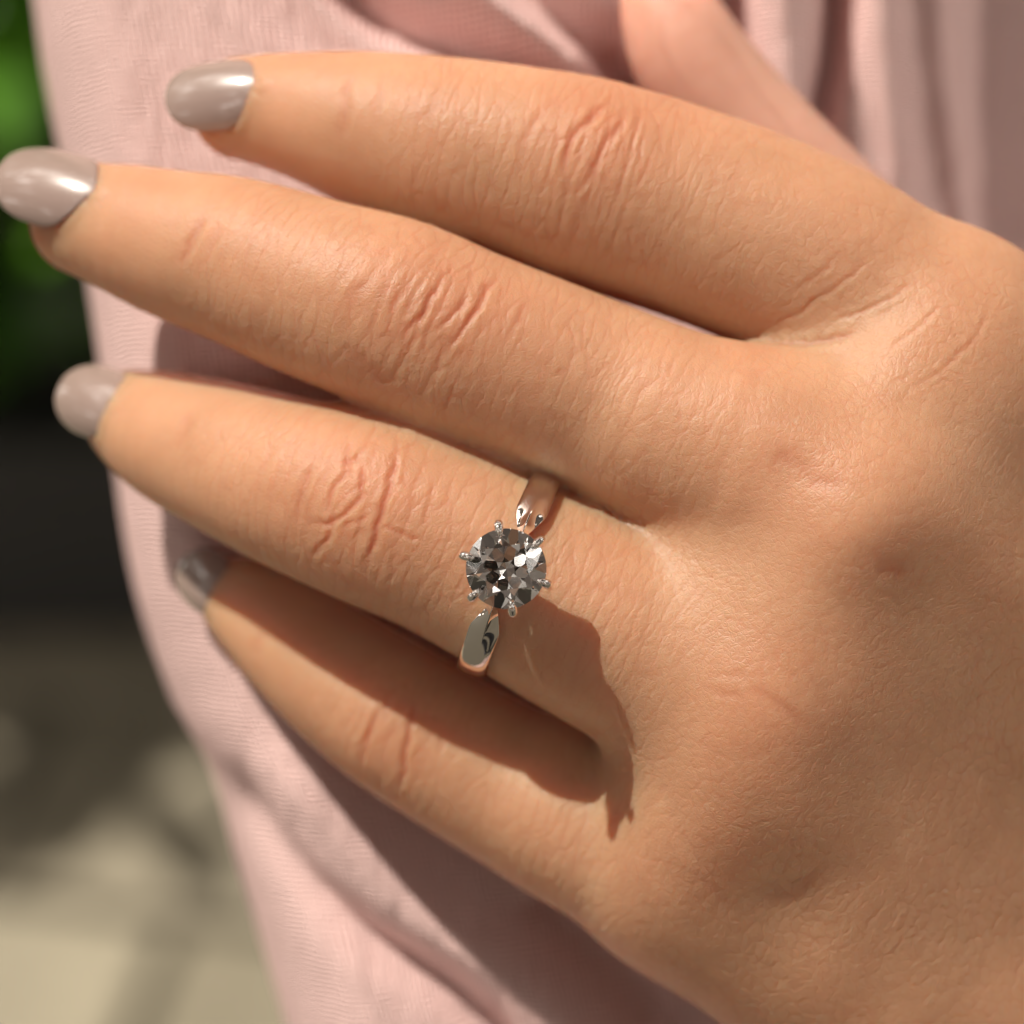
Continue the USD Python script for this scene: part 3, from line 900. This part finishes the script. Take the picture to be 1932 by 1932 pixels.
def band_mesh():
    n = 900
    th = np.linspace(0, 2 * np.pi, n, endpoint=False)     # 0 = top (under the stone)
    off = np.minimum(th, 2 * np.pi - th) * 9.0            # arc length from the top
    w = 0.45 + 2.1 * np.clip((off - 3.0) / 2.7, 0, 1) ** 0.85
    w = np.convolve(np.r_[w[-6:], w, w[:6]], np.ones(13) / 13, "valid")
    w = np.where(off > 7, 2.55 - 0.35 * smooth01(off, 14, 26), w)
    ro = RO + 0.55 * (1 - smooth01(off, 2.5, 7.0))         # rises towards the stone
    K = 72
    prof = []
    for k in range(K):
        ph = k / K * 2 * np.pi
        cx, cz = math.cos(ph), math.sin(ph)
        ex = np.sign(cx) * abs(cx) ** (0.85 if cz > 0 else 0.5)
        ez = np.sign(cz) * abs(cz) ** (1.0 if cz > 0 else 0.35)
        prof.append((ex, ez))
    prof = np.array(prof)
    v = np.zeros((n, K, 3))
    mid, half = (RI + ro) / 2, (ro - RI) / 2
    ridge = (1 - smooth01(off, 4.4, 8.2))[:, None]           # the shoulders are cut to a ridge that fades into the round shank
    tri = 1.02 - np.abs(prof[None, :, 0]) ** 0.85 * 1.02
    pz = np.where(prof[None, :, 1] > 0, prof[None, :, 1] * (1 - ridge) + tri * ridge, prof[None, :, 1])
    rad = mid[:, None] + half[:, None] * pz
    v[..., 0] = w[:, None] / 2 * prof[None, :, 0]
    v[..., 1] = rad * np.sin(th)[:, None]
    v[..., 2] = rad * np.cos(th)[:, None]
    f = []
    for i in range(n):
        for k in range(K):
            a0, a1 = i * K + k, i * K + (k + 1) % K
            b0, b1 = ((i + 1) % n) * K + k, ((i + 1) % n) * K + (k + 1) % K
            f += [[a0, b0, b1], [a0, b1, a1]]
    t = trimesh.Trimesh(v.reshape(-1, 3), f, process=False)
    t.fix_normals()
    return t


band = band_mesh()
part(ring, "band", band, GOLD, smooth=40)

SEAT = float(np.linalg.norm(gem_c - fin_c))               # height of the girdle over the finger's axis
GR = 3.12
# basket: a small gallery ring and a stem below the stone
gal = trimesh.creation.torus(1.75, 0.28, major_sections=64, minor_sections=16)
gal.apply_translation([0, 0, SEAT - 1.9])
part(ring, "gallery", gal, GOLD, smooth=40)
cup = trimesh.creation.revolve(np.array([[0.0, 8.3], [0.9, 8.3], [1.0, 9.0], [0.8, 9.75], [0.0, 9.8]]), sections=48)
part(ring, "base", cup, GOLD, smooth=40)
for k, ang in enumerate([100, 39, -21, -81, -140, 163]):
    dv = np.array([math.cos(math.radians(ang)), math.sin(math.radians(ang)), 0])
    d = RING_ROT @ dv
    d[2] = 0; d /= np.linalg.norm(d)
    path = [(0.7, 9.4), (1.3, SEAT - 2.5), (2.2, SEAT - 1.3), (3.15, SEAT - 0.35), (3.50, SEAT + 0.1), (3.46, SEAT + 0.46), (3.10, SEAT + 0.76), (2.55, SEAT + 0.98)]
    s = np.linspace(0, 1, len(path)); tt = np.linspace(0, 1, 40)
    rr = PchipInterpolator(s, np.array(path))(tt)
    pts = rr[:, :1] * d + np.array([0, 0, 1.0]) * rr[:, 1:]
    rad = PchipInterpolator([0, 0.5, 0.72, 0.86, 0.95, 1.0], [0.28, 0.30, 0.37, 0.35, 0.24, 0.05])(tt)
    v = []
    t = np.gradient(pts, axis=0); t /= np.linalg.norm(t, axis=1, keepdims=True)
    side = np.cross(d, [0, 0, 1.0])
    nn = np.cross(side, t)
    K = 16
    ph = np.arange(K) / K * 2 * np.pi
    vv = pts[:, None] + rad[:, None, None] * (np.cos(ph)[None, :, None] * side + np.sin(ph)[None, :, None] * nn[:, None])
    vv = vv.reshape(-1, 3)
    f = []
    for i in range(len(pts) - 1):
        for q_ in range(K):
            a0_, a1_ = i * K + q_, i * K + (q_ + 1) % K
            f += [[a0_, a1_, a1_ + K], [a0_, a1_ + K, a0_ + K]]
    vv = np.vstack([vv, pts[:1], pts[-1:]])
    for q_ in range(K):
        f += [[len(vv) - 2, (q_ + 1) % K, q_], [len(vv) - 1, (len(pts) - 1) * K + q_, (len(pts) - 1) * K + (q_ + 1) % K]]
    mm_ = trimesh.Trimesh(vv, f, process=False); mm_.fix_normals()
    part(ring, "prong", mm_, GOLD, smooth=60)


def brilliant(R):
    """A round brilliant as planes: table, 8 kites, 8 stars, 16 upper and 16 lower girdle facets, 8 pavilion mains."""
    hs = []

    def plane(az, incl, dist_r, dist_z, sign):
        # facet whose outward normal leans incl from the vertical, passing through (dist_r, dist_z)
        n = np.array([math.sin(incl) * math.cos(az), math.sin(incl) * math.sin(az), sign * math.cos(incl)])
        p = np.array([dist_r * math.cos(az), dist_r * math.sin(az), dist_z])
        hs.append([*n, -(n @ p)])

    gt = 0.03 * R
    rt = 0.57 * R
    hc = gt + (R - rt) * math.tan(math.radians(34.5)) * 0.98
    hs.append([0, 0, 1, -hc])
    for k in range(8):
        az = math.pi / 4 * k
        plane(az, math.radians(34.5), R, gt, 1)
        plane(az + math.pi / 8, math.radians(21.5), rt * math.cos(math.pi / 8), hc, 1)
        plane(az, math.radians(40.9), R, -gt, -1)
    for k in range(16):
        az = math.pi / 8 * (k + 0.5)
        plane(az, math.radians(39.6), R * 0.998, gt, 1)
        plane(az, math.radians(42.0), R * 0.998, -gt, -1)
    for k in range(96):
        az = 2 * math.pi * k / 96
        hs.append([math.cos(az), math.sin(az), 0, -R])
    pts = HalfspaceIntersection(np.array(hs), np.array([0, 0, -0.1 * R])).intersections
    pts = pts[np.unique(np.round(pts, 5), axis=0, return_index=True)[1]]
    return trimesh.convex.convex_hull(pts)


gem = brilliant(GR)
rot = trimesh.transformations.rotation_matrix(math.radians(9), [0, 0, 1])
gem.apply_transform(rot)
gem.apply_translation([0, 0, SEAT])
part(ring, "diamond", gem, GEM, smooth=False)

# ------------------------------------------------------------------ the phone that takes the picture, seen only in the ring's reflections
PHONE = plain("phone_black_glass", (0.012, 0.012, 0.013), 0.12)
phone = thing("phone", "black phone held flat above the ring hand, taking the picture", "phone", rot=ROT, loc=to_world((0, 0, DIST)))
sh = manifold3d.CrossSection.square((69.0, 148.0)).translate((-34.5, -74.0)).offset(4.5, manifold3d.JoinType.Round, 2.0, 48)
slab = manifold3d.Manifold.extrude(sh, 7.5).translate((-14.0, -52.0, 2.2))
part(phone, "body", slab, PHONE, smooth=30)
hole = manifold3d.CrossSection.circle(4.0, 48)
plate = manifold3d.CrossSection.square((22.0, 22.0)).translate((-11.0, -11.0)).offset(4.0, manifold3d.JoinType.Round, 2.0, 32)
part(phone, "camera_plate", manifold3d.Manifold.extrude(plate, 0.9).translate((8.0, 6.0, 1.2)) - manifold3d.Manifold.extrude(hole, 3.0).translate((0, 0, 0)), PHONE, smooth=30)

# ------------------------------------------------------------------ the person who holds the phone, added out of view to block sky and reflect in the ring
photographer = thing("person", "unseen person in a pale shirt and dark trousers leaning over a phone held in both hands", "person", loc=(0.0, -0.60, 0.0))
PSKIN = plain("photographer_skin", (0.42, 0.25, 0.16), 0.5)
SHIRT = plain("pale_shirt", (0.62, 0.61, 0.60), 0.85)  # pale tone chosen to bounce light into the stone
TROUSERS = plain("dark_trousers", (0.025, 0.026, 0.032), 0.85)
HAIR = plain("dark_hair", (0.015, 0.010, 0.007), 0.55)
PLO, PH = np.array([-0.42, -0.30, -0.02]), 0.009
PN = np.ceil((np.array([0.42, 0.56, 1.82]) - PLO) / PH).astype(int) + 1


def figure(chains, grow=0.0, cut=None):
    d = None
    for c in chains:
        c = np.array(c, float)
        f = tubes(c[:, :3], c[:, 3] + grow, 0.06, PLO, PH, PN)
        d = f if d is None else smin(d, f, 0.025)
    if cut is not None:
        d = np.maximum(d, cut)
    return d


def nets(F):
    global H, lo
    keep = H, lo
    H, lo = PH, PLO
    v, f = surface_nets(F)
    H, lo = keep
    return taubin(v, f, 4), f


torso = [[(0, 0.0, 0.92, 0.135), (0, 0.0, 1.08, 0.125), (0, 0.02, 1.28, 0.14), (0, 0.04, 1.40, 0.09)], [(-0.10, 0.0, 0.95, 0.10), (-0.09, 0.01, 1.15, 0.10), (-0.16, 0.03, 1.40, 0.062)],
         [(0.10, 0.0, 0.95, 0.10), (0.09, 0.01, 1.15, 0.10), (0.16, 0.03, 1.40, 0.062)]]
neck = [[(0, 0.03, 1.38, 0.06), (0, 0.07, 1.50, 0.052), (0, 0.10, 1.56, 0.07)], [(0, 0.09, 1.63, 0.092), (0, 0.14, 1.55, 0.062), (0, 0.165, 1.51, 0.04)], [(0, 0.185, 1.585, 0.012), (0, 0.205, 1.55, 0.016)],
        [(-0.082, 0.10, 1.60, 0.018), (-0.084, 0.09, 1.565, 0.012)], [(0.082, 0.10, 1.60, 0.018), (0.084, 0.09, 1.565, 0.012)]]
upper, fore, legs = [], [], []
for q in (-1, 1):
    ex = -0.012                                      # the phone sits a little to the left of the lens
    w0 = np.array([ex + q * 0.092, 0.325, 1.025])
    upper.append([(q * 0.175, 0.03, 1.39, 0.062), (q * 0.235, 0.10, 1.14, 0.046)])
    fore.append([(q * 0.235, 0.10, 1.14, 0.043), (*w0, 0.028)])
    palm_c = np.array([ex + q * 0.070, 0.368, 1.044])
    fore.append([(*w0, 0.026), (*palm_c, 0.022), (ex + q * 0.062, 0.378, 1.062, 0.020)])
    for k in range(4):
        b = palm_c + np.array([-q * 0.004, 0.012 + 0.006 * k, -0.016 + 0.016 * k])
        fore.append([(*b, 0.010), (*(b + np.array([-q * 0.012, 0.022, 0.006])), 0.009), (*(b + np.array([-q * 0.034, 0.016, 0.012])), 0.0075)])
    fore.append([(*(palm_c + np.array([0, -0.012, 0.01])), 0.012), (*(palm_c + np.array([-q * 0.014, -0.022, 0.032])), 0.010), (*(palm_c + np.array([-q * 0.03, -0.012, 0.05])), 0.008)])
    legs.append([(q * 0.09, 0.0, 0.90, 0.095), (q * 0.10, 0.01, 0.50, 0.062), (q * 0.105, -0.02, 0.30, 0.056), (q * 0.11, 0.0, 0.09, 0.042), (q * 0.12, 0.12, 0.035, 0.035)])
part(photographer, "body", nets(figure(torso + neck + upper + fore + legs)), PSKIN, smooth=True, scale=1.0)
zz = (PLO[2] + PH * np.arange(PN[2]))[None, None, :].astype(np.float32)
part(photographer, "shirt", nets(figure(torso + upper, 0.010, 0.86 - zz)), SHIRT, smooth=True, scale=1.0)
part(photographer, "trousers", nets(figure(legs + [[(0, 0, 0.93, 0.13), (0, 0, 0.96, 0.13)]], 0.012, np.maximum(zz - 0.97, 0.06 - zz))), TROUSERS, smooth=True, scale=1.0)
part(photographer, "hair", nets(figure([[(0, 0.07, 1.65, 0.10), (0, 0.06, 1.60, 0.092), (0, 0.04, 1.52, 0.07)]], 0.006)), HAIR, smooth=True, scale=1.0)
